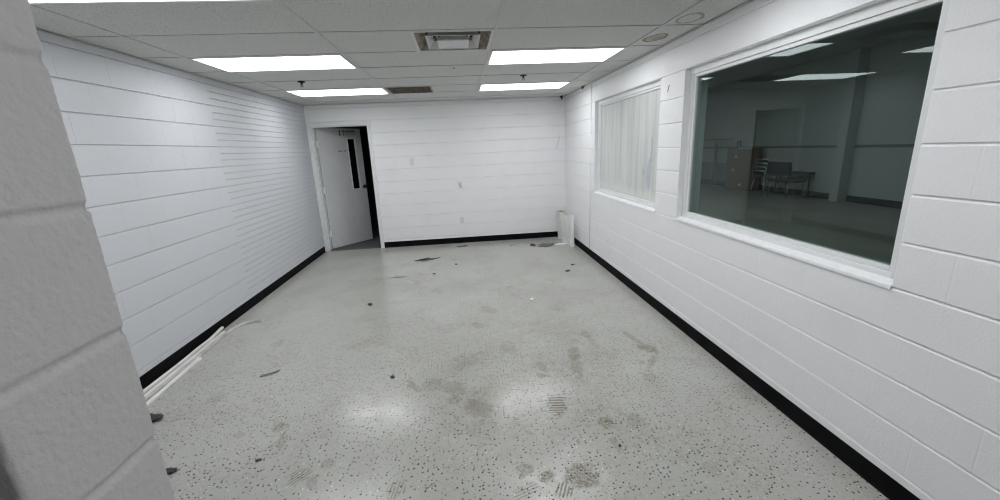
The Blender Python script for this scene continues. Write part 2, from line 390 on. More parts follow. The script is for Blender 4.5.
G1 = dict(g=.010, w=.008)
bm = B()
prism(bm, profile(0, ZS, **G1), YR, YB, putR)
prism(bm, profile(ZH, ZC+.3, **G1), YR, YB, putR)
for a0, a1 in ((YR, W2[0]), (W2[1], W1[0]), (W1[1], YB)): prism(bm, profile(ZS, ZH, **G1), a0, a1, putR)
st('wall_right', bm, m_right, 'white painted block wall with two window openings', 'wall')
putL = lambda d, a, z: (XL+d, a, z)
bm = B()
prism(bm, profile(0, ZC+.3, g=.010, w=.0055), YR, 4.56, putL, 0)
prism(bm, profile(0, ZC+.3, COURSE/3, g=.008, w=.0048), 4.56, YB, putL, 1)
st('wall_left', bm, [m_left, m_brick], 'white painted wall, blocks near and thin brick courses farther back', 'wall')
DX0, DX1, DZ = -2.412, -1.490, 2.115
putB = lambda d, a, z: (a, YB-d, z)
bm = B()
G2 = dict(g=.012, w=.0085)
prism(bm, profile(0, DZ, **G2), XL-.2, DX0, putB); prism(bm, profile(0, DZ, **G2), DX1, XR+.2, putB)
prism(bm, profile(DZ, ZC+.3, **G2), XL-.2, XR+.2, putB)
st('wall_back', bm, m_back, 'white painted block wall with the doorway at its left end', 'wall')

# near wall end that the photograph is taken past: rough block, rounded corner, deep joints
JX, JY0, JY1 = -.562, .463, .667
def near_wall():
    bm = B()
    r = .007
    peri = []      # (x, y, nx, ny) from the room-side face round the end to the near face
    for x in (XL, -1.6, -1.1, -.9, -.8, -.72, -.68, -.64): peri.append((x, JY1, 0, 1))
    for k in range(13): peri.append((JX-.06+(.06-r)*k/12, JY1, 0, 1))
    for k in range(1, 7): t = PI/2*(1-k/7); peri.append((JX-r+r*math.cos(t), JY1-r+r*math.sin(t), math.cos(t), math.sin(t)))
    ny = 56
    for k in range(ny+1): peri.append((JX, JY1-r-(JY1-JY0-r-.02)*k/ny, 1, 0))
    r2 = .007
    for k in range(1, 8): t = -PI/2*k/8; peri.append((JX-r2+r2*math.cos(t), JY0+r2+r2*math.sin(t), math.cos(t), math.sin(t)))
    for k in range(14): peri.append((JX-r2-.006*k, JY0, 0, -1))
    for x in (-.72, -.8, -1.1, -1.6, XL): peri.append((x, JY0, 0, -1))
    zs = [0, .2, .4, .6, .8, .95]
    z = 1.0
    while z < 2.0: zs.append(z); z += .0038
    zs += [2.0, 2.1, 2.25, ZC+.05]
    joints = [Z0+COURSE*k for k in range(12)]
    rows = []
    for z in zs:
        row = []
        for x, y, nx, ny_ in peri:
            p = Vector((x, y, z))
            dj = min(abs(z-j+noise.noise(Vector((x*9, y*9, j*5)))*.0022) for j in joints)
            d = 0.
            fine = -.75 < x and .9 < z < 2.01
            if fine:
                wv = .0092+.002*noise.noise(Vector((y*30, z*3, 1)))
                if dj < wv: d -= (.0048 if ny_ < .5 and abs(nx) > .99 else .0032)*math.cos(dj/wv*PI/2)**.7
                else: d += .0005
                d += .0009*noise.fractal(p*150, 1.0, 2.0, 3)+.0004*noise.noise(p*26)
                pit = noise.noise(p*120+Vector((3, 7, 1)))
                if pit > .4: d -= (pit-.4)*.004
                chip = noise.noise(Vector((y*16, z*16, 4)))
                if chip > .45 and dj < .014: d -= (chip-.45)*.012
                for cy, cz, cr, cd in ((.512, 1.592, .013, .006), (.498, 1.585, .008, .005)):
                    q = math.hypot(y-cy, z-cz)
                    if q < cr: d -= cd*(1-q/cr)
            row.append(bm.verts.new((x+nx*d, y+ny_*d, z)))
        rows.append(row)
    n = len(peri)
    for a, b in zip(rows, rows[1:]):
        for k in range(n-1): bm.faces.new((a[k], a[k+1], b[k+1], b[k]))
        bm.faces.new((a[n-1], a[0], b[0], b[n-1]))
    bm.faces.new(rows[0][::-1]); bm.faces.new(rows[-1])
    return bm
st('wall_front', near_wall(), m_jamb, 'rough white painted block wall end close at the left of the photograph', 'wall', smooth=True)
bm = B(); box(bm, XL-.2, XR+.2, YR-.2, YR, 0, ZC+.1)
st('wall_rear', bm, m_trimw, 'plain wall behind the camera', 'wall')

# ------------------------------------------------------------------ setting: suspended ceiling
xs = [XL]+[GX+i*TX for i in range(4)]+[XR]
j0 = -9; ys = [YR]+[GY+j*TY for j in range(j0, 7)]+[YB]
LIGHTS = {(3, -5), (1, -2), (1, 1), (1, 4), (3, -2), (3, 1), (3, 4)}     # (column cell, grid row)
VENTS = {(2, 0), (2, 4)}
bm = B()
TH = .012
def tile(x0, x1, y0, y1):
    dz = random.uniform(-.0008, .0012)
    vs = [bm.verts.new((x, y, ZC+.006+dz+random.uniform(-.0008, .0008))) for x, y in ((x0+.004, y0+.004), (x1-.004, y0+.004), (x1-.004, y1-.004), (x0+.004, y1-.004))]
    bm.faces.new(vs).material_index = 0
for i in range(len(xs)-1):
    for j in range(len(ys)-1):
        row = j0+j-1
        if (i, row) in LIGHTS: continue
        if (i, row) in VENTS:
            tile(GX+TX+.6096, GX+2*TX, ys[j], ys[j+1]) if row == 4 else tile(GX+TX, GX+TX+.6096, ys[j], ys[j+1])
            continue
        if i == 4 and row == 6:          # water-damaged corner tile with a piece broken off
            P = [(xs[4]+.006, ys[j]+.006), (XR-.004, ys[j]+.006), (XR-.004, ys[j]+.05), (XR-.06, ys[j]+.10), (XR-.13, ys[j]+.07), (XR-.19, ys[j]+.16), (XR-.16, ys[j]+.30), (XR-.23, ys[j+1]-.004), (xs[4]+.006, ys[j+1]-.004)]
            bm.faces.new([bm.verts.new((x, y, ZC+.003-.022*(k in (4, 5)))) for k, (x, y) in enumerate(P)]).material_index = 0
            continue
        if i == 4 and row == 4:          # chipped edge beside the right wall
            P = [(xs[4]+.004, ys[j]+.004), (XR-.004, ys[j]+.004), (XR-.004, ys[j]+.30), (XR-.045, ys[j]+.34), (XR-.05, ys[j]+.45), (XR-.004, ys[j]+.5), (XR-.004, ys[j+1]-.004), (xs[4]+.004, ys[j+1]-.004)]
            bm.faces.new([bm.verts.new((x, y, ZC+.003)) for x, y in P]).material_index = 0
            continue
        tile(xs[i], xs[i+1], ys[j], ys[j+1])
hb = .0118
for i in range(1, 5): box(bm, xs[i]-hb, xs[i]+hb, YR, YB, ZC, ZC+.03, mi=1)
for y in ys[1:-1]:
    for i in range(5):
        a = xs[i]+(hb if i else 0); b = xs[i+1]-(hb if i < 4 else 0)
        box(bm, a, b, y-hb, y+hb, ZC+.0004, ZC+.028, mi=1)
box(bm, GX+TX+.6096-hb, GX+TX+.6096+hb, GY+hb, GY+TY-hb, ZC+.0004, ZC+.028, mi=1)
box(bm, GX+TX+.6096-hb, GX+TX+.6096+hb, GY+4*TY+hb, GY+5*TY-hb, ZC+.0004, ZC+.028, mi=1)
box(bm, XL-.2, XR+.2, YR-.2, YB+.2, ZC+.30, ZC+.36, mi=2)     # deck above
st('ceiling', bm, [m_tile, m_tbar, m_dark], 'suspended ceiling of pale fissured tiles in a metal grid', 'ceiling')
def strip(name, x0, x1, y0, y1, z0, z1, m, label, cat):
    bm = B(); box(bm, x0, x1, y0, y1, z0, z1, .0015, 1); return st(name, bm, m, label, cat)
strip('trim_1', XL, XL+.022, YR, YB, ZC-.004, ZC-.0006, m_tbar, 'thin metal wall angle along the top of the left wall', 'trim')
strip('trim_2', XR-.022, XR, YR, YB, ZC-.004, ZC-.0006, m_tbar, 'thin metal wall angle along the top of the right wall', 'trim')
strip('trim_3', XL+.023, XR-.023, YB-.022, YB, ZC-.004, ZC-.0006, m_tbar, 'thin metal wall angle along the top of the back wall', 'trim')
# painted-over control joint, right wall
bm = B(); tube(bm, [(XR-.001, 5.735, .102), (XR-.001, 5.735, 1.2), (XR-.001, 5.735, ZC-.006)], .011, 10, 1)
st('trim_4', bm, m_right, 'painted vertical conduit line on the right wall beyond the whitewashed window', 'trim', smooth=True)

def baseboard(name, a0, a1, put, label):
    bm = B()
    prof = [(0, 0), (.014, 0), (.011, .004), (.0065, .012), (.005, .03), (.005, .096), (.003, .0995), (0, .1)]
    prism(bm, prof, a0, a1, put); return st(name, bm, m_black, label, 'baseboard')
baseboard('baseboard_left', .67, YB-.02, lambda d, a, z: (XL+d, a, z), 'black vinyl cove base along the left wall')
baseboard('baseboard_right', YR, YB, lambda d, a, z: (XR-d, a, z), 'black vinyl cove base along the right wall')
baseboard('baseboard_back', DX1+.05, XR-.015, lambda d, a, z: (a, YB-d, z), 'black vinyl cove base along the back wall')

# ------------------------------------------------------------------ ceiling lights
def light(i, row, label):
    x0, x1, y0, y1 = xs[i]+hb, xs[i+1]-hb, GY+row*TY+hb, GY+(row+1)*TY-hb
    t = thing('ceiling_light', label, 'ceiling light', ((x0+x1)/2, (y0+y1)/2, ZC), 'recessed fluorescent ceiling lights')
    bm = B(); f = .019
    for a in ((x0, x1, y0, y0+f), (x0, x1, y1-f, y1), (x0, x0+f, y0+f, y1-f), (x1-f, x1, y0+f, y1-f)): box(bm, *a, ZC-.004, ZC+.05)
    box(bm, x0, x1, y0, y1, ZC+.05, ZC+.055)
    obj('frame', bm, m_vent, t)
    bm = B(); box(bm, x0+f, x1-f, y0+f, y1-f, ZC+.001, ZC+.006)
    obj('diffuser', bm, m_lamp, t)
light(1, -2, 'lit ceiling light cut off by the top left corner of the photograph')
light(3, -5, 'lit ceiling light overhead, between the near wall end and the right wall')
light(3, -2, 'lit ceiling light on the right nearest the camera, above the large dark window')
light(1, 1, 'larger lit ceiling light on the left, nearer of the left pair')
light(1, 4, 'small lit ceiling light at the far left, near the door')
light(3, 1, 'larger lit ceiling light on the right, between the square air vent and the stained tile')
light(3, 4, 'small lit ceiling light at the far right, near the back corner')

# square stepped supply vent
c = (GX+2*TX-.3048, GY+.3048)
t = thing('air_vent', 'square stepped ceiling air vent with dusty brown inner sides', 'air vent', (*c, ZC))
bm = B(); o_ = .3048-hb
frustum(bm, c, o_, ZC-.002, .278, ZC-.002); frustum(bm, c, o_, ZC-.002, o_, ZC+.02); frustum(bm, c, .278, ZC-.002, .274, ZC+.004)
obj('frame', bm, m_vent, t)
bm = B(); frustum(bm, c, .274, ZC+.004, .215, ZC+.085); obj('outer_cone', bm, m_grime, t)
bm = B(); frustum(bm, c, .215, ZC+.085, .21, ZC+.22, cap1=True); obj('duct_neck', bm, m_dark, t)
bm = B(); frustum(bm, c, .200, ZC-.004, .155, ZC+.045); frustum(bm, c, .200, ZC-.004, .197, ZC-.007); frustum(bm, c, .197, ZC-.007, .152, ZC+.042); obj('inner_cone', bm, m_vent, t)
bm = B(); box(bm, c[0]-.118, c[0]+.118, c[1]-.118, c[1]+.118, ZC-.020, ZC-.008, .004); frustum(bm, c, .112, ZC-.008, .09, ZC+.03); obj('centre_plate', bm, m_vent, t)
for sx in (-1, 1):
    bm = B(); tube(bm, [(c[0]+sx*.11, c[1]-.10, ZC+.004), (c[0]+sx*.15, c[1]-.16, ZC+.04), (c[0]+sx*.19, c[1]-.205, ZC+.06)], .006, 8); obj('bracket', bm, m_vent, t)
# dirty return grille
c = (GX+TX+.3048, GY+4*TY+.3048)
t = thing('return_grille', 'dark dirty brown return air grille in the ceiling beside the far left light', 'air vent', (*c, ZC))
bm = B()
frustum(bm, c, o_, ZC-.002, .272, ZC-.002); frustum(bm, c, o_, ZC-.002, o_, ZC+.02); frustum(bm, c, .272, ZC-.002, .27, ZC+.02)
obj('frame', bm, m_grime, t)
bm = B(); frustum(bm, c, .27, ZC+.02, .27, ZC+.14, cap1=True); obj('duct_box', bm, m_dark, t)
for k in range(11):
    y = c[1]-.25+k*.05
    bm = B(); vs = box(bm, c[0]-.268, c[0]+.268, y-.012, y+.012, ZC+.004, ZC+.006)
    bmesh.ops.rotate(bm, verts=bm.verts, cent=(c[0], y, ZC+.005), matrix=Matrix.Rotation(-.6, 3, 'X'))
    obj('slat', bm, m_grille, t)
# sprinklers
def sprinkler(x, y, label):
    t = thing('sprinkler_head', label, 'fire sprinkler', (x, y, ZC), 'ceiling fire sprinklers')
    bm = B(); lathe(bm, (x, y, ZC), [(.012, .004), (.040, .004), (.042, -.004), (.034, -.010), (.014, -.014)]); obj('escutcheon', bm, m_blackm, t, smooth=False)
    bm = B(); lathe(bm, (x, y, ZC), [(.011, -.008), (.012, -.022), (.008, -.026), (.008, -.034)], 12)
    for s in (-1, 1): tube(bm, smooth_path([(x+s*.008, y, ZC-.028), (x+s*.014, y, ZC-.036), (x+s*.004, y, ZC-.052)], 4), .0028, 6)
    obj('body', bm, m_blackm, t)
    bm = B(); lathe(bm, (x, y, ZC), [(.004, -.050), (.017, -.052), (.018, -.054), (.003, -.056)], 14); obj('deflector', bm, m_blackm, t)
sprinkler(-1.687, 4.955, 'black fire sprinkler head on the left, above the door side')
sprinkler(.791, 4.965, 'black fire sprinkler head on the right, between the two right-hand lights')
bm = B(); lathe(bm, (-.001, 4.433, ZC), [(.006, .003), (.008, -.003), (.005, -.008)], 10)
tag(obj('ceiling_hook', bm, m_blackm, base=(-.001, 4.433, ZC)), 'tiny dark screw hook in the ceiling tile behind the square air vent', 'hook')

def shard(name, pts, th, m, label):
    """small ceiling piece: outline pts (x, y, z) given a thickness th along y"""
    bm = B(); A_ = [bm.verts.new(p) for p in pts]; B_ = [bm.verts.new((p[0]+.004, p[1]+th, p[2]+.002)) for p in pts]; n = len(pts)
    for i in range(n): bm.faces.new((A_[i], A_[(i+1) % n], B_[(i+1) % n], B_[i]))
    bm.faces.new(A_[::-1]); bm.faces.new(B_)
    tag(obj(name, bm, m, base=pts[0]), label, 'ceiling damage')
shard('tile_flap_and_gap', [(1.60, 6.90, ZC+.006), (1.66, 6.91, ZC-.012), (1.70, 6.92, ZC-.022), (1.735, 6.93, ZC-.075), (1.755, 6.94, ZC-.05), (1.76, 6.94, ZC+.006)], .03, m_flake, 'dark broken tile flap hanging at the far right ceiling corner')
shard('tile_flap_and_gap', [(XR-.006, 5.98, ZC+.006), (XR-.05, 6.0, ZC+.004), (XR-.045, 6.05, ZC-.012), (XR-.022, 6.10, ZC-.020), (XR-.006, 6.12, ZC-.022)], .05, m_flake, 'dark piece standing in for the shaded gap of the chipped tile edge above the right wall near the far corner')  # solid dark piece stands in for the shade inside the chipped gap

# ------------------------------------------------------------------ windows in the right wall
def window(n, w, label, pane_m, pane_t):
    a0, a1 = w
    t = thing('window_%d' % n, label, 'window', (XR, (a0+a1)/2, ZS), kind='structure')
    r0, r1, fw = XR+.045, XR+.125, .047
    bm = B()
    box(bm, r0, r1, a0, a0+fw, ZS, ZH, .003); box(bm, r0, r1, a1-fw, a1, ZS, ZH, .003)
    box(bm, r0, r1, a0+fw, a1-fw, ZH-fw, ZH, .003); box(bm, r0, r1, a0+fw, a1-fw, ZS, ZS+fw, .003)
    obj('window_frame', bm, m_trimw, t)
    b0, b1, bw = XR+.055, XR+.10, .024
    bm = B(); y0, y1, z0, z1 = a0+fw, a1-fw, ZS+fw, ZH-fw
    box(bm, b0, b1, y0, y0+bw, z0, z1, .003); box(bm, b0, b1, y1-bw, y1, z0, z1, .003)
    box(bm, b0, b1, y0+bw, y1-bw, z1-bw, z1, .003); box(bm, b0, b1, y0+bw, y1-bw, z0, z0+bw, .003)
    obj('glazing_bead', bm, m_trimw, t)
    bm = B(); box(bm, XR+.070, XR+.070+pane_t, y0+.004, y1-.004, z0+.004, z1-.004)
    obj('window_pane', bm, pane_m, t)
    bm = B()
    prof = [(-.044, ZS+.0005), (-.044, ZS+.022), (.0, ZS+.010), (.005, ZS+.007), (.007, ZS+.002), (.007, ZS-.010), (.005, ZS-.013), (.0005, ZS-.014), (.0005, ZS+.0005)]
    prism(bm, prof, a0+.001, a1-.001, putR)
    obj('window_sill', bm, m_sill, t)
window(1, W1, 'far window whose glass is whitewashed in streaks', m_film, .006)
window(2, W2, 'large near window of dark glass onto an unlit room', m_glass, .006)

# ------------------------------------------------------------------ door in the back wall
t = thing('trim_5', 'white painted steel door frame around the grey door', 'door frame', ((DX0+DX1)/2, YB, 0), kind='structure')
def jamb_prof(sgn, xi):      # xi = inner edge; casing turns back round the wall
    return xi
bm = B(); cw = .05
for x0, x1 in ((DX0-cw+.001, DX0+.012), (DX1-.012, DX1+cw)):
    box(bm, x0, x1, YB-.016, YB+.012, 0, DZ+cw, .003)
box(bm, DX0+.012, DX1-.012, YB-.016, YB+.012, DZ-.012, DZ+cw, .003)
obj('casing', bm, m_trimw, t)
bm = B()
for x0, x1 in ((DX0-.001, DX0+.012), (DX1-.012, DX1+.001)): box(bm, x0, x1, YB+.012, YB+WT-.002, 0, DZ-.012)
box(bm, DX0+.012, DX1-.012, YB+.012, YB+WT-.002, DZ-.012, DZ-.001)
obj('frame_lining', bm, m_trimw, t)
bm = B()
box(bm, DX0+.012, DX0+.026, YB+.02, YB+.085, 0, DZ-.012); box(bm, DX1-.020, DX1-.012, YB+.02, YB+.085, 0, DZ-.012); box(bm, DX0+.026, DX1-.020, YB+.02, YB+.085, DZ-.026, DZ-.012)
obj('door_stop', bm, m_trimw, t)

HP = Vector((-2.385, 7.285, 0)); ANG = math.atan2(.715, .582); DW = .905
UD = Vector((math.cos(ANG), math.sin(ANG), 0)); ND = Vector((math.sin(ANG), -math.cos(ANG), 0))   # ND points to the camera side
def D(bm):     # from door space (u along the slab, n out of its face, z) to the room
    for v in bm.verts: v.co = HP+UD*v.co.x+ND*v.co.y+Vector((0, 0, v.co.z))
    return bm
t = thing('door_1', 'grey flush door standing half open, with a narrow tall black glass lite', 'door', HP, kind='structure')
bm = B(); u0, u1, z0, z1 = .612, .762, 1.018, 1.91; th = .044
for a in ((.016, u0, .012, 2.092), (u1, DW, .012, 2.092), (u0, u1, .012, z0), (u0, u1, z1, 2.092)): box(bm, a[0], a[1], -th, 0, a[2], a[3])
obj('door_slab', D(bm), m_doorp, t)
bm = B(); fw = .018
for a in ((u0-fw, u0, z0-fw, z1+fw), (u1, u1+fw, z0-fw, z1+fw), (u0, u1, z0-fw, z0), (u0, u1, z1, z1+fw)): box(bm, a[0], a[1], -.01, .009, a[2], a[3], .003)
obj('lite_frame', D(bm), m_trimw, t)
bm = B(); box(bm, u0, u1, -.026, -.020, z0, z1); obj('lite_glass', D(bm), mat('black_door_glass', (.004, .004, .005), .12, spec=.3), t)
bm = B(); lathe(bm, (.862, 0, 1.043), [(.034, .0), (.034, .006), (.013, .010), (.012, .030), (.024, .036), (.029, .048), (.027, .060), (.016, .067)], 20, 'y'); obj('door_knob', D(bm), m_blackm, t, smooth=True)
bm = B(); box(bm, .80, .826, .0, .003, 1.005, 1.05, .001); obj('key_plate', D(bm), m_steel, t)
for hz in (.28, 1.05, 1.83):
    bm = B(); tube(bm, [(-.008, .004, hz-.055), (-.008, .004, hz+.055)], .009, 10); box(bm, -.006, .03, .0, .002, hz-.055, hz+.055); obj('hinge', D(bm), m_trimw, t)
# small notice: a heading line of heavy black letters, a thinner red and grey line below, two pictograms at its left
bm = B(); box(bm, .435, .80, .0, .0012, 1.962, 2.072); nt_ = obj('notice', D(bm), m_doorp, t)
bm = B(); u = .528; rr = random.Random(3)
while u < .785:
    w = rr.uniform(.016, .026); box(bm, u, u+w*.32, .0012, .0022, 2.022, 2.057); box(bm, u+w*.5, u+w*.85, .0012, .0022, 2.022, 2.057); box(bm, u, u+w*.85, .0012, .0022, 2.036 if rr.random() < .5 else 2.05, 2.044 if rr.random() < .5 else 2.057)
    u += w+.004
obj('heading_letters', D(bm), m_sign, nt_)
bm = B(); u = .572
while u < .785:
    w = rr.uniform(.008, .02); box(bm, u, u+w, .0012, .0022, 1.978, 1.986+rr.uniform(0, .004)); box(bm, u, u+w*.8, .0012, .0022, 1.998, 2.006); u += w+.006
obj('small_letters', D(bm), mat('sign_grey', (.16, .16, .17), .5), nt_)
bm = B(); box(bm, .532, .560, .0012, .0022, 1.974, 2.008, .0004); obj('red_square', D(bm), m_signr, nt_)
bm = B(); lathe(bm, (.468, .0012, 1.988), [(.018, 0), (.018, .001)], 12, 'y'); box(bm, .456, .482, .0012, .0022, 2.022, 2.058); box(bm, .47, .478, .0012, .0022, 2.008, 2.02); obj('pictogram', D(bm), m_sign, nt_)
bm = B(); u = .40
while u < .55:
    w = rr.uniform(.012, .024)
    if not .462 < u < .478: box(bm, u, u+w, .0, .0012, 1.698, 1.712); box(bm, u, u+.004, .0, .0012, 1.69, 1.722)
    u += w+.006
obj('stencil_letters', D(bm), m_sign, t)

# unlit passage behind the door
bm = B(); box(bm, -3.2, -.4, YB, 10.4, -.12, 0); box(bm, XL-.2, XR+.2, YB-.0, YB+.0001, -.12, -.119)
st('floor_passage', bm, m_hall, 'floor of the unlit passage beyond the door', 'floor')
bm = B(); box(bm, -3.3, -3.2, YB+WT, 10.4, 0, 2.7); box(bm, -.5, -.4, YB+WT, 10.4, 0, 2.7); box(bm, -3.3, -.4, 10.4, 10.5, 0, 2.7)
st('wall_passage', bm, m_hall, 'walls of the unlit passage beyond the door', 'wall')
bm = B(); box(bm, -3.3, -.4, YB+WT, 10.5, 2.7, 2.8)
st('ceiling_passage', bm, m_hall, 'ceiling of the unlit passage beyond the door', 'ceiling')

# ------------------------------------------------------------------ plates, wire and hook on the walls
def plate_back(x, z, kind, name, label, cat):
    t = thing(name, label, cat, (x, YB, z))
    bm = B(); box(bm, x-.036, x+.036, YB-.006, YB, z-.058, z+.058, .002); obj('cover_plate', bm, m_plate, t)
    if kind == 'outlet':
        for dz in (-.02, .02):
            bm = B(); box(bm, x-.017, x+.017, YB-.0085, YB-.0055, z+dz-.014, z+dz+.014, .004); s = obj('socket', bm, m_plate, t)
            bm = B()
            for dx in (-.006, .006): box(bm, x+dx-.0012, x+dx+.0012, YB-.0092, YB-.0083, z+dz-.004, z+dz+.006)
            obj('slots', bm, m_slot, s)
    elif kind == 'cable':
        bm = B(); tube(bm, smooth_path([(x-.012, YB-.006, z+.03), (x-.006, YB-.024, z+.012), (x+.008, YB-.028, z-.014), (x+.018, YB-.012, z-.036)], 6), .0045, 8)
        obj('cable_stub', bm, m_gflake, t, smooth=True)
    else:
        for dz in (-.04, .04):
            bm = B(); lathe(bm, (x, YB-.0055, z+dz), [(.004, 0), (.004, -.0015)], 8, 'y'); obj('screw', bm, m_plate, t)
plate_back(-.822, 1.467, 'blank', 'wall_plate', 'white painted blank wall plate on the back wall right of the door', 'wall plate')
plate_back(-.03, 1.034, 'cable', 'cable_outlet', 'wall plate with a short dark cable stub at mid height on the back wall', 'wall plate')
plate_back(-.039, .415, 'outlet', 'power_outlet', 'double power outlet low on the back wall below the cable plate', 'power outlet')
x, y, z = XR, 5.465, .41
t = thing('power_outlet', 'painted-over power outlet low on the right wall below the whitewashed window', 'power outlet', (x, y, z))
bm = B(); box(bm, x-.006, x, y-.036, y+.036, z-.058, z+.058, .002); obj('cover_plate', bm, m_sill, t)
for dz in (-.02, .02):
    bm = B(); box(bm, x-.0085, x-.0055, y-.017, y+.017, z+dz-.014, z+dz+.014, .004); obj('socket', bm, m_sill, t)
bm = B(); tube(bm, smooth_path([(1.742, YB+.001, 1.80), (1.738, YB-.006, 1.74), (1.712, YB-.007, 1.66), (1.692, YB-.003, 1.595), (1.70, YB+.001, 1.585)], 6), .002, 8)
tag(obj('loose_wire', bm, m_gflake, base=(1.742, YB, 1.80), smooth=True), 'thin dark loose wire hanging on the back wall near its right corner', 'wire')
bm = B(); tube(bm, smooth_path([(XR+.001, 3.578, 2.088), (XR-.008, 3.578, 2.086), (XR-.010, 3.580, 2.066), (XR-.010, 3.588, 2.050), (XR-.006, 3.605, 2.044)], 6), .0028, 8)
tag(obj('wall_hook', bm, m_gflake, base=(XR, 3.582, 2.075), smooth=True), 'small dark bent hook in the block pier between the two windows', 'hook')

# ------------------------------------------------------------------ white boards standing in the far right corner
def slab_thing(name, pts, h, lean, label, top_z=.003, m=m_board, mtop=m_wood):
    cx = sum(p[0] for p in pts)/len(pts); cy = sum(p[1] for p in pts)/len(pts)
    t = thing(name, label, 'board', (cx, cy, 0), 'white boards in the corner')
    bm = B(); n = len(pts); rings = []
    for k in range(7):
        f = k/6
        rings.append([bm.verts.new((x+lean[0]*f+.004*math.sin(5*f+i), y+lean[1]*f, h*f)) for i, (x, y) in enumerate(pts)])
    for a, b in zip(rings, rings[1:]):
        for i in range(n): bm.faces.new((a[i], a[(i+1) % n], b[(i+1) % n], b[i]))
    bm.faces.new(rings[0]); bm.faces.new(rings[-1])
    obj('panel', bm, m, t)
    bm = B(); top = [bm.verts.new((x+lean[0]+(cx-x)*.1, y+lean[1]+(cy-y)*.06, h+.0005)) for x, y in pts]; f = bm.faces.new(top)
    r = bmesh.ops.extrude_face_region(bm, geom=[f]); bmesh.ops.translate(bm, verts=[v for v in r['geom'] if isinstance(v, bmesh.types.BMVert)], vec=(0, 0, top_z))
    obj('raw_end', bm, mtop, t)
slab_thing('white_board', [(1.668, 7.00), (1.745, 6.86), (1.815, 6.87), (1.79, 7.06)], .49, (-.022, .06), 'white board with a raw brown end, hindmost in the far right corner', .004, mat('board_paint_shaded', (.66, .66, .645), .5, var=.06, vscale=9))  # shade put into the tones, rear board darkest, to part the three
slab_thing('white_board', [(1.672, 6.72), (1.702, 6.46), (1.755, 6.46), (1.765, 6.75)], .505, (-.022, .02), 'white board with a pale worn end, middle of the three in the corner', .003, m_board, mat('worn_board_end', (.55, .47, .36), .7, var=.3, vscale=40))
slab_thing('white_board', [(1.722, 6.39), (1.734, 6.30), (1.770, 6.30), (1.765, 6.40)], .515, (-.004, .0), 'narrow white board with a splintered foot, foremost of the three in the corner', .002, m_sill, m_board)
def flat_piece(name, pts, th, m, label, cat, curl=0., group=None):
    cx = sum(p[0] for p in pts)/len(pts); cy = sum(p[1] for p in pts)/len(pts)
    bm = B(); n = len(pts)
    lo = [bm.verts.new((x, y, .0008+curl*abs(math.sin(1.9*i)))) for i, (x, y) in enumerate(pts)]
    hi = [bm.verts.new((x+(cx-x)*.12, y+(cy-y)*.12, th+curl*abs(math.sin(1.9*i)))) for i, (x, y) in enumerate(pts)]
    for i in range(n): bm.faces.new((lo[i], lo[(i+1) % n], hi[(i+1) % n], hi[i]))
    cl = bm.verts.new((cx, cy, .0008)); ch = bm.verts.new((cx, cy, th*1.05))
    for i in range(n): bm.faces.new((lo[(i+1) % n], lo[i], cl)); bm.faces.new((hi[i], hi[(i+1) % n], ch))
    return tag(obj(name, bm, m, base=(cx, cy, 0)), label, cat, group)
def ragged(cx, cy, rx, ry, ang, n=10, seed=1, j=.35):
    r = random.Random(seed); out = []
    for k in range(n):
        t = 2*PI*k/n; f = 1+r.uniform(-j, j); u, v = rx*f*math.cos(t), ry*f*math.sin(t)
        out.append((cx+u*math.cos(ang)-v*math.sin(ang), cy+u*math.sin(ang)+v*math.cos(ang)))
    return out
flat_piece('plaster_strip', ragged(1.60, 6.55, .13, .035, .05, 9, 4, .2), .012, m_wflake, 'short white strip on the floor against the corner boards', 'debris')
flat_piece('vinyl_flake', ragged(1.36, 6.55, .14, .10, .1, 14, 5, .4), .006, m_gflake, 'large torn dark grey vinyl flake on the floor by the corner boards', 'debris', .010)
flat_piece('vinyl_flake', ragged(1.13, 6.62, .055, .07, .4, 9, 6), .008, m_flake, 'small black flake left of the large torn flake by the back wall', 'debris', .012)
flat_piece('vinyl_flake', ragged(.79, 6.70, .05, .02, .0, 8, 8), .006, m_gflake, 'thin grey flake near the middle of the back wall base', 'debris', .004)
flat_piece('vinyl_flake', [(-.84, 6.10), (-.66, 6.13), (-.60, 6.22), (-.54, 6.13), (-.40, 6.13), (-.54, 6.09), (-.66, 6.07)], .005, m_flake, 'long torn dark flake on the floor right of the door', 'debris', .02)
flat_piece('vinyl_flake', ragged(-.93, 5.30, .12, .02, .05, 9, 11), .003, m_gflake, 'thin dark scrap on the floor in front of the door side', 'debris')
flat_piece('rubber_chip', ragged(-1.106, 4.33, .032, .036, .5, 7, 12), .012, m_flake, 'dark chip on the floor beyond the dark metal clip', 'debris', .004)
flat_piece('rubber_chip', ragged(-.609, 2.765, .017, .020, .7, 8, 13, .2), .010, m_flake, 'round black chip on the floor near the left light reflection', 'debris')
flat_piece('rubber_chip', ragged(1.335, 5.04, .034, .022, .2, 6, 14), .014, m_flake, 'larger black chip near the right baseboard', 'debris')
flat_piece('rubber_chip', ragged(1.47, 5.32, .026, .018, .2, 6, 15), .010, m_gflake, 'smaller grey chip just beyond the black chip at the right baseboard', 'debris')
flat_piece('rubber_chip', ragged(-.16, 5.75, .022, .03, .2, 6, 16), .008, m_flake, 'tiny black chip in front of the middle of the back wall', 'debris')
flat_piece('rubber_chip', ragged(-.055, 6.85, .09, .03, .1, 9, 17), .008, m_gflake, 'curled grey scrap close to the base of the back wall', 'debris', .012)
flat_piece('rubber_chip', ragged(-.46, 5.35, .018, .03, .2, 6, 20), .006, m_flake, 'small dark chip left of the floor centre, far from the camera', 'debris')
flat_piece('rubber_chip', ragged(.775, 1.835, .010, .010, .2, 7, 18), .006, m_flake, 'tiny black chip beside the shoe print at the lower right', 'debris')
flat_piece('rubber_chip', ragged(-1.23, 2.02, .018, .010, .1, 7, 19), .006, m_flake, 'small black chip on the floor at the lower left', 'debris')
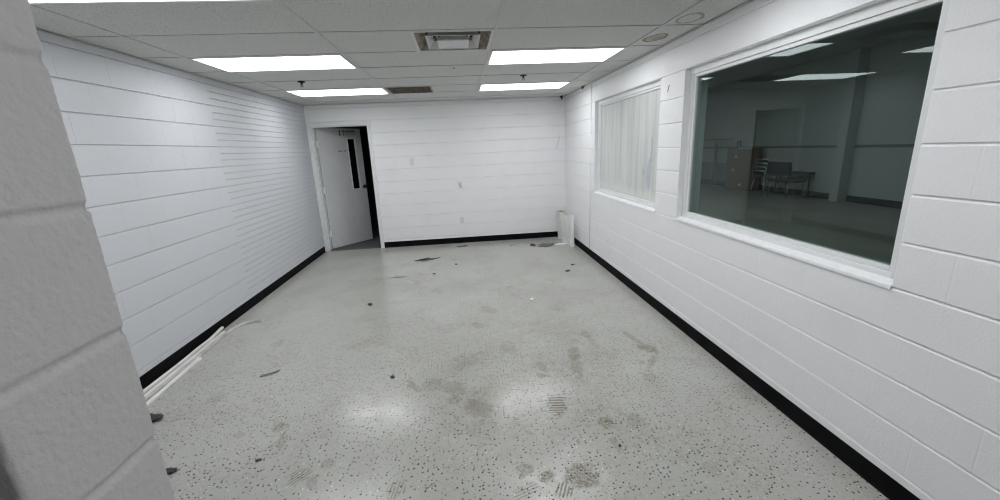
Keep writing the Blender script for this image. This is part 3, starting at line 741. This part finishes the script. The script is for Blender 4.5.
flat_piece('plaster_chip', ragged(.676, 4.085, .024, .026, .2, 7, 21, .2), .022, m_wflake, 'small bright white plaster chip on the open floor', 'debris')
# bent metal clip left of centre
bm = B()
for s in (0, 1): tube(bm, smooth_path([(-1.65+.01*s, 2.965-.022*s, .005), (-1.59, 2.978-.022*s, .007), (-1.525, 3.03-.022*s, .005)], 5), .003, 8)
tube(bm, [(-1.65, 2.965, .005), (-1.64, 2.943, .005)], .003, 8)
tag(obj('metal_clip', bm, mat('dull_grey_metal', (.17, .17, .16), .45, .4), base=(-1.58, 2.98, 0), smooth=True), 'bent dark metal clip lying on the floor left of centre', 'debris')
# dark objects half hidden behind the near wall end
def lump(cx, cy, rx, ry, h, seed, label):
    bm = B(); bmesh.ops.create_icosphere(bm, subdivisions=3, radius=1)
    for v in bm.verts:
        n = noise.fractal(v.co*1.7+Vector((seed, 2, 5)), 1., 2., 3)
        co = v.co*(1+.35*n); v.co = (cx+co.x*rx, cy+co.y*ry, max(.001, h*(.45+.6*co.z)))
    tag(obj('rubber_scrap', bm, m_flake, base=(cx, cy, 0), smooth=True), label, 'debris')
lump(-2.14, 2.505, .075, .045, .035, 1, 'black crumpled rubber scrap by the near wall end, upper of the two')
lump(-1.72, 2.0, .075, .022, .02, 6, 'black rubber scrap by the near wall end, lower of the two')

# ------------------------------------------------------------------ white vinyl strips lying along the left wall
def vstrip(pts, w, h, m, label):
    P = smooth_path(pts, 6); bm = B(); rings = []
    for i, p in enumerate(P):
        tg = (P[min(i+1, len(P)-1)]-P[max(i-1, 0)]); tg.z = 0; tg.normalize(); s = Vector((-tg.y, tg.x, 0))
        z = Vector((0, 0, 1))
        sec = [(-w/2, 0), (-w/2, h*.55), (-w*.3, h), (-w*.08, h*.72), (w*.08, h*.72), (w*.3, h), (w/2, h*.55), (w/2, 0)]
        rings.append([bm.verts.new(p+s*a+z*b) for a, b in sec])
    for a, b in zip(rings, rings[1:]):
        for k in range(8): bm.faces.new((a[k], a[(k+1) % 8], b[(k+1) % 8], b[k]))
    bm.faces.new(rings[0]); bm.faces.new(rings[-1])
    tag(obj('trim_strip', bm, m, base=tuple(P[0])), label, 'trim strip', 'loose strips along the left wall')
e = .001
vstrip([(-2.425, 1.6, e), (-2.425, 2.80, e), (-2.43, 3.30, e), (-2.44, 3.52, .004), (-2.43, 3.70, .012), (-2.438, 3.92, .03)], .024, .020, m_pvc, 'white vinyl strip closest to the left baseboard, its end tipped up')
vstrip([(-2.375, 1.6, e), (-2.375, 2.75, e), (-2.385, 3.30, e), (-2.40, 3.62, e), (-2.408, 3.88, e)], .024, .016, m_pvc, 'white vinyl strip second from the left baseboard')
vstrip([(-2.335, 1.6, e), (-2.335, 2.7, e), (-2.345, 3.30, e), (-2.36, 3.70, e), (-2.345, 3.93, e), (-2.30, 4.05, e), (-2.23, 4.09, e), (-2.17, 4.09, e)], .030, .022, m_pvcg, 'long grey strip whose far end curls out onto the floor')
vstrip([(-2.275, 1.6, e), (-2.28, 2.65, e), (-2.295, 3.0, e), (-2.312, 3.34, e)], .030, .02, m_pvc, 'short wide white strip, outermost of those along the left wall')

# ------------------------------------------------------------------ the unlit room behind the dark window
OX1, OY0, OY1, OZ = 9.30, -1.0, 16.0, 3.45
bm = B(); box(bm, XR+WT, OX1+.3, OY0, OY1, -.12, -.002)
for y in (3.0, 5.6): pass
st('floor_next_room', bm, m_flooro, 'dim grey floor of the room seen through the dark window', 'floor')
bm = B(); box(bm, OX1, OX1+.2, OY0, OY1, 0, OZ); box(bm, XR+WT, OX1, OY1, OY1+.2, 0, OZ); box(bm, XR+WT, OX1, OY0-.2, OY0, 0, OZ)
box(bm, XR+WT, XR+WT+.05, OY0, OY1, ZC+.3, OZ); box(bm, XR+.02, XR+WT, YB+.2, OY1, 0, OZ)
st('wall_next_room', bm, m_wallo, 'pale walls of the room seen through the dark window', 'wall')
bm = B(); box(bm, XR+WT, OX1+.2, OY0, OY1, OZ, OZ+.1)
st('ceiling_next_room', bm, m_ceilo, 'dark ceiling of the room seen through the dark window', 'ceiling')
bm = B(); prism(bm, [(0, 0), (.012, 0), (.006, .02), (.006, .148), (0, .15)], OY0, OY1, lambda d, a, z: (OX1-d, a, z))
st('baseboard_next_room', bm, m_black, 'black base along the far wall behind the dark window', 'baseboard')
bm = B(); box(bm, OX1-.02, OX1, OY0, OY1, 1.322, 1.34, .002); box(bm, OX1-.02, OX1, OY0, OY1, 1.275, 1.29, .002); box(bm, OX1-.006, OX1, OY0, OY1, 1.29, 1.322)
st('trim_6', bm, mat('rail_paint', (.22, .23, .23), .5), 'dark rail along the far wall behind the dark window', 'trim')
# column built against the far wall
bm = B(); box(bm, OX1-.26, OX1-.001, 8.97, 9.20, 0, OZ-.001, .008)
tag(obj('column', bm, m_wallo), 'pale square column against the far wall behind the dark window', 'column', kind='structure')
# brown cabinet
t = thing('cabinet', 'tall brown cabinet with three small white stickers, seen through the dark window', 'cabinet', (8.98, 12.35, 0))
cx0, cx1, cy0, cy1, ch = 8.80, 9.12, 11.75, 12.92, 1.29
bm = B(); box(bm, cx0+.02, cx1, cy0, cy1, .06, ch-.03, .004); box(bm, cx0+.05, cx1-.02, cy0+.03, cy1-.03, .0, .06); obj('carcass', bm, m_box, t)
bm = B(); box(bm, cx0-.015, cx1, cy0-.02, cy1+.02, ch-.03, ch, .004); obj('top', bm, m_box, t)
for a0, a1 in ((cy0+.01, (cy0+cy1)/2-.003), ((cy0+cy1)/2+.003, cy1-.01)):
    bm = B(); box(bm, cx0, cx0+.019, a0, a1, .07, ch-.04, .004); obj('cabinet_door', bm, m_box, t)
for y, z in ((12.46, 1.04), (12.55, .62), (12.18, .17)):
    bm = B(); box(bm, cx0-.002, cx0-.0002, y-.05, y+.05, z-.04, z+.04); obj('sticker', bm, m_label, t)
# stack of chrome chairs
def chrome_chair(k, label):
    bx, by, dz = 8.64+.03*k, 10.88, k*.105
    t = thing('stacking_chair', label, 'chair', (bx, by, dz), 'stacked chrome chairs')
    ys_ = (by-.23, by+.23)
    for y in ys_:
        for xx, x2 in ((bx-.20, bx-.26), (bx+.18, bx+.25)):
            bm = B(); tube(bm, [(xx, y, .45+dz), (x2, y, .012+(dz if k else 0))], .012, 10); obj('leg', bm, m_chrome, t, smooth=True)
    bm = B()
    for y in ys_: tube(bm, smooth_path([(bx+.2, y, .45+dz), (bx-.18, y, .45+dz), (bx-.22, y, .56+dz), (bx-.25, y, .69+dz)], 4), .012, 8)
    for x, z in ((bx+.2, .45), (bx-.25, .69)): tube(bm, [(x, ys_[0], z+dz), (x, ys_[1], z+dz)], .015, 8)
    obj('seat_frame', bm, m_chrome, t, smooth=True)
    bm = B(); box(bm, bx-.17, bx+.19, ys_[0]+.012, ys_[1]-.012, .452+dz, .468+dz, .006); obj('seat', bm, m_seat, t)
    bm = B(); box(bm, bx-.245, bx-.22, ys_[0]+.02, ys_[1]-.02, .60+dz, .665+dz, .008); obj('backrest', bm, m_seat, t)
for k, w in enumerate(('bottom chair', 'second chair up', 'third chair up', 'top chair')):
    chrome_chair(k, '%s of the chrome chair stack by the brown cabinet' % w)
# black chair and dark table
bx, by = 8.70, 10.17
t = thing('padded_chair', 'wide black padded chair right of the chrome chair stack, behind the dark window', 'chair', (bx, by, 0))
bm = B(); box(bm, bx-.30, bx-.24, by-.41, by+.41, .61, .955, .03, 3); obj('backrest', bm, m_seat, t)
bm = B(); box(bm, bx-.24, bx+.24, by-.38, by+.38, .42, .49, .025, 3); obj('seat', bm, m_seat, t)
for sx, sy in ((-1, -1), (1, -1), (-1, 1), (1, 1)):
    bm = B(); tube(bm, [(bx+sx*.22, by+sy*.30, .43), (bx+sx*.25, by+sy*.33, .0)], .012, 8); obj('leg', bm, m_chrome, t, smooth=True)
for sy in (-1, 1):
    bm = B(); tube(bm, [(bx-.21, by+sy*.28, .46), (bx-.265, by+sy*.28, .60)], .012, 8); obj('back_post', bm, m_chrome, t, smooth=True)
x0, x1, y0, y1 = 8.99, 9.26, 9.92, 11.25
t = thing('table', 'dark narrow table against the far wall beyond the black padded chair', 'table', ((x0+x1)/2, (y0+y1)/2, 0))
bm = B(); box(bm, x0, x1, y0, y1, .60, .66, .006); obj('tabletop', bm, m_tabletop, t)
for x in (x0+.05, x1-.05):
    for y in (y0+.1, y1-.08):
        bm = B(); tube(bm, [(x, y, 0), (x, y, .60)], .014, 8); obj('leg', bm, m_postd, t)
# dark framed stand at the left
t = thing('display_stand', 'dark framed stand with a grey lower panel, left of the brown cabinet', 'stand', (9.2, 13.9, 0))
for y in (14.15, 12.96):
    bm = B(); box(bm, 9.17, 9.23, y-.06, y+.06, .12, 1.52, .006); obj('post', bm, m_postd, t)
bm = B(); box(bm, 9.18, 9.22, 13.30, 15.2, 1.575, 1.605, .004); box(bm, 9.19, 9.21, 14.11, 14.19, 1.52, 1.58); obj('top_rail', bm, m_postd, t)
bm = B(); box(bm, 9.20, 9.225, 13.02, 15.2, .14, .79, .004); obj('lower_panel', bm, mat('grey_panel', (.20, .22, .22), .5), t)
bm = B(); box(bm, 9.14, 9.27, 12.97, 15.2, 0, .13, .01); obj('base', bm, m_postd, t)

# ------------------------------------------------------------------ light: the lamps above do the work; an added, unseen fill light dimly lifts the next room
def area(name, loc, sx, sy, power, col=(.95, 1, .97)):
    l = bpy.data.lights.new(name, 'AREA'); l.shape = 'RECTANGLE'; l.size = sx; l.size_y = sy; l.energy = power; l.color = col
    o = bpy.data.objects.new(name, l); COL.objects.link(o); o.location = loc; return o
area('next_room_fill', (5.2, 9.0, OZ-.05), 1.2, 6.0, 60)  # added fill, no visible fixture; keeps the room behind the glass readable
w = bpy.data.worlds.new('world'); S.world = w; w.use_nodes = True
w.node_tree.nodes['Background'].inputs[0].default_value = (.02, .02, .02, 1)
w.node_tree.nodes['Background'].inputs[1].default_value = .3

# ------------------------------------------------------------------ camera
rx, ry, rz = -.2466, .0454, -.0861
Rx = Matrix.Rotation(rx, 3, 'X'); Ry = Matrix.Rotation(ry, 3, 'Y'); Rz = Matrix.Rotation(rz, 3, 'Z')
R = Rz @ Rx @ Ry
cam = bpy.data.cameras.new('camera'); co = bpy.data.objects.new('camera', cam); COL.objects.link(co)
right, fwd, up = R.col[0], R.col[1], R.col[2]
m4 = Matrix((right, up, -fwd)).transposed().to_4x4(); m4.translation = Vector((0, 0, HZ))
co.matrix_world = m4
cam.sensor_fit = 'HORIZONTAL'; cam.sensor_width = 36; cam.lens = 36*403.1/1000; cam.clip_start = .01; cam.clip_end = 100
S.camera = co

S.view_settings.view_transform = 'Standard'; S.view_settings.look = 'None'
S.view_settings.exposure = 0.12; S.view_settings.gamma = 1.0; S.view_settings.use_curve_mapping = False
S.cycles.filter_width = 1.1; S.cycles.max_bounces = 14; S.cycles.diffuse_bounces = 8; S.cycles.glossy_bounces = 5; S.cycles.transparent_max_bounces = 12
S.cycles.sample_clamp_indirect = 6.0
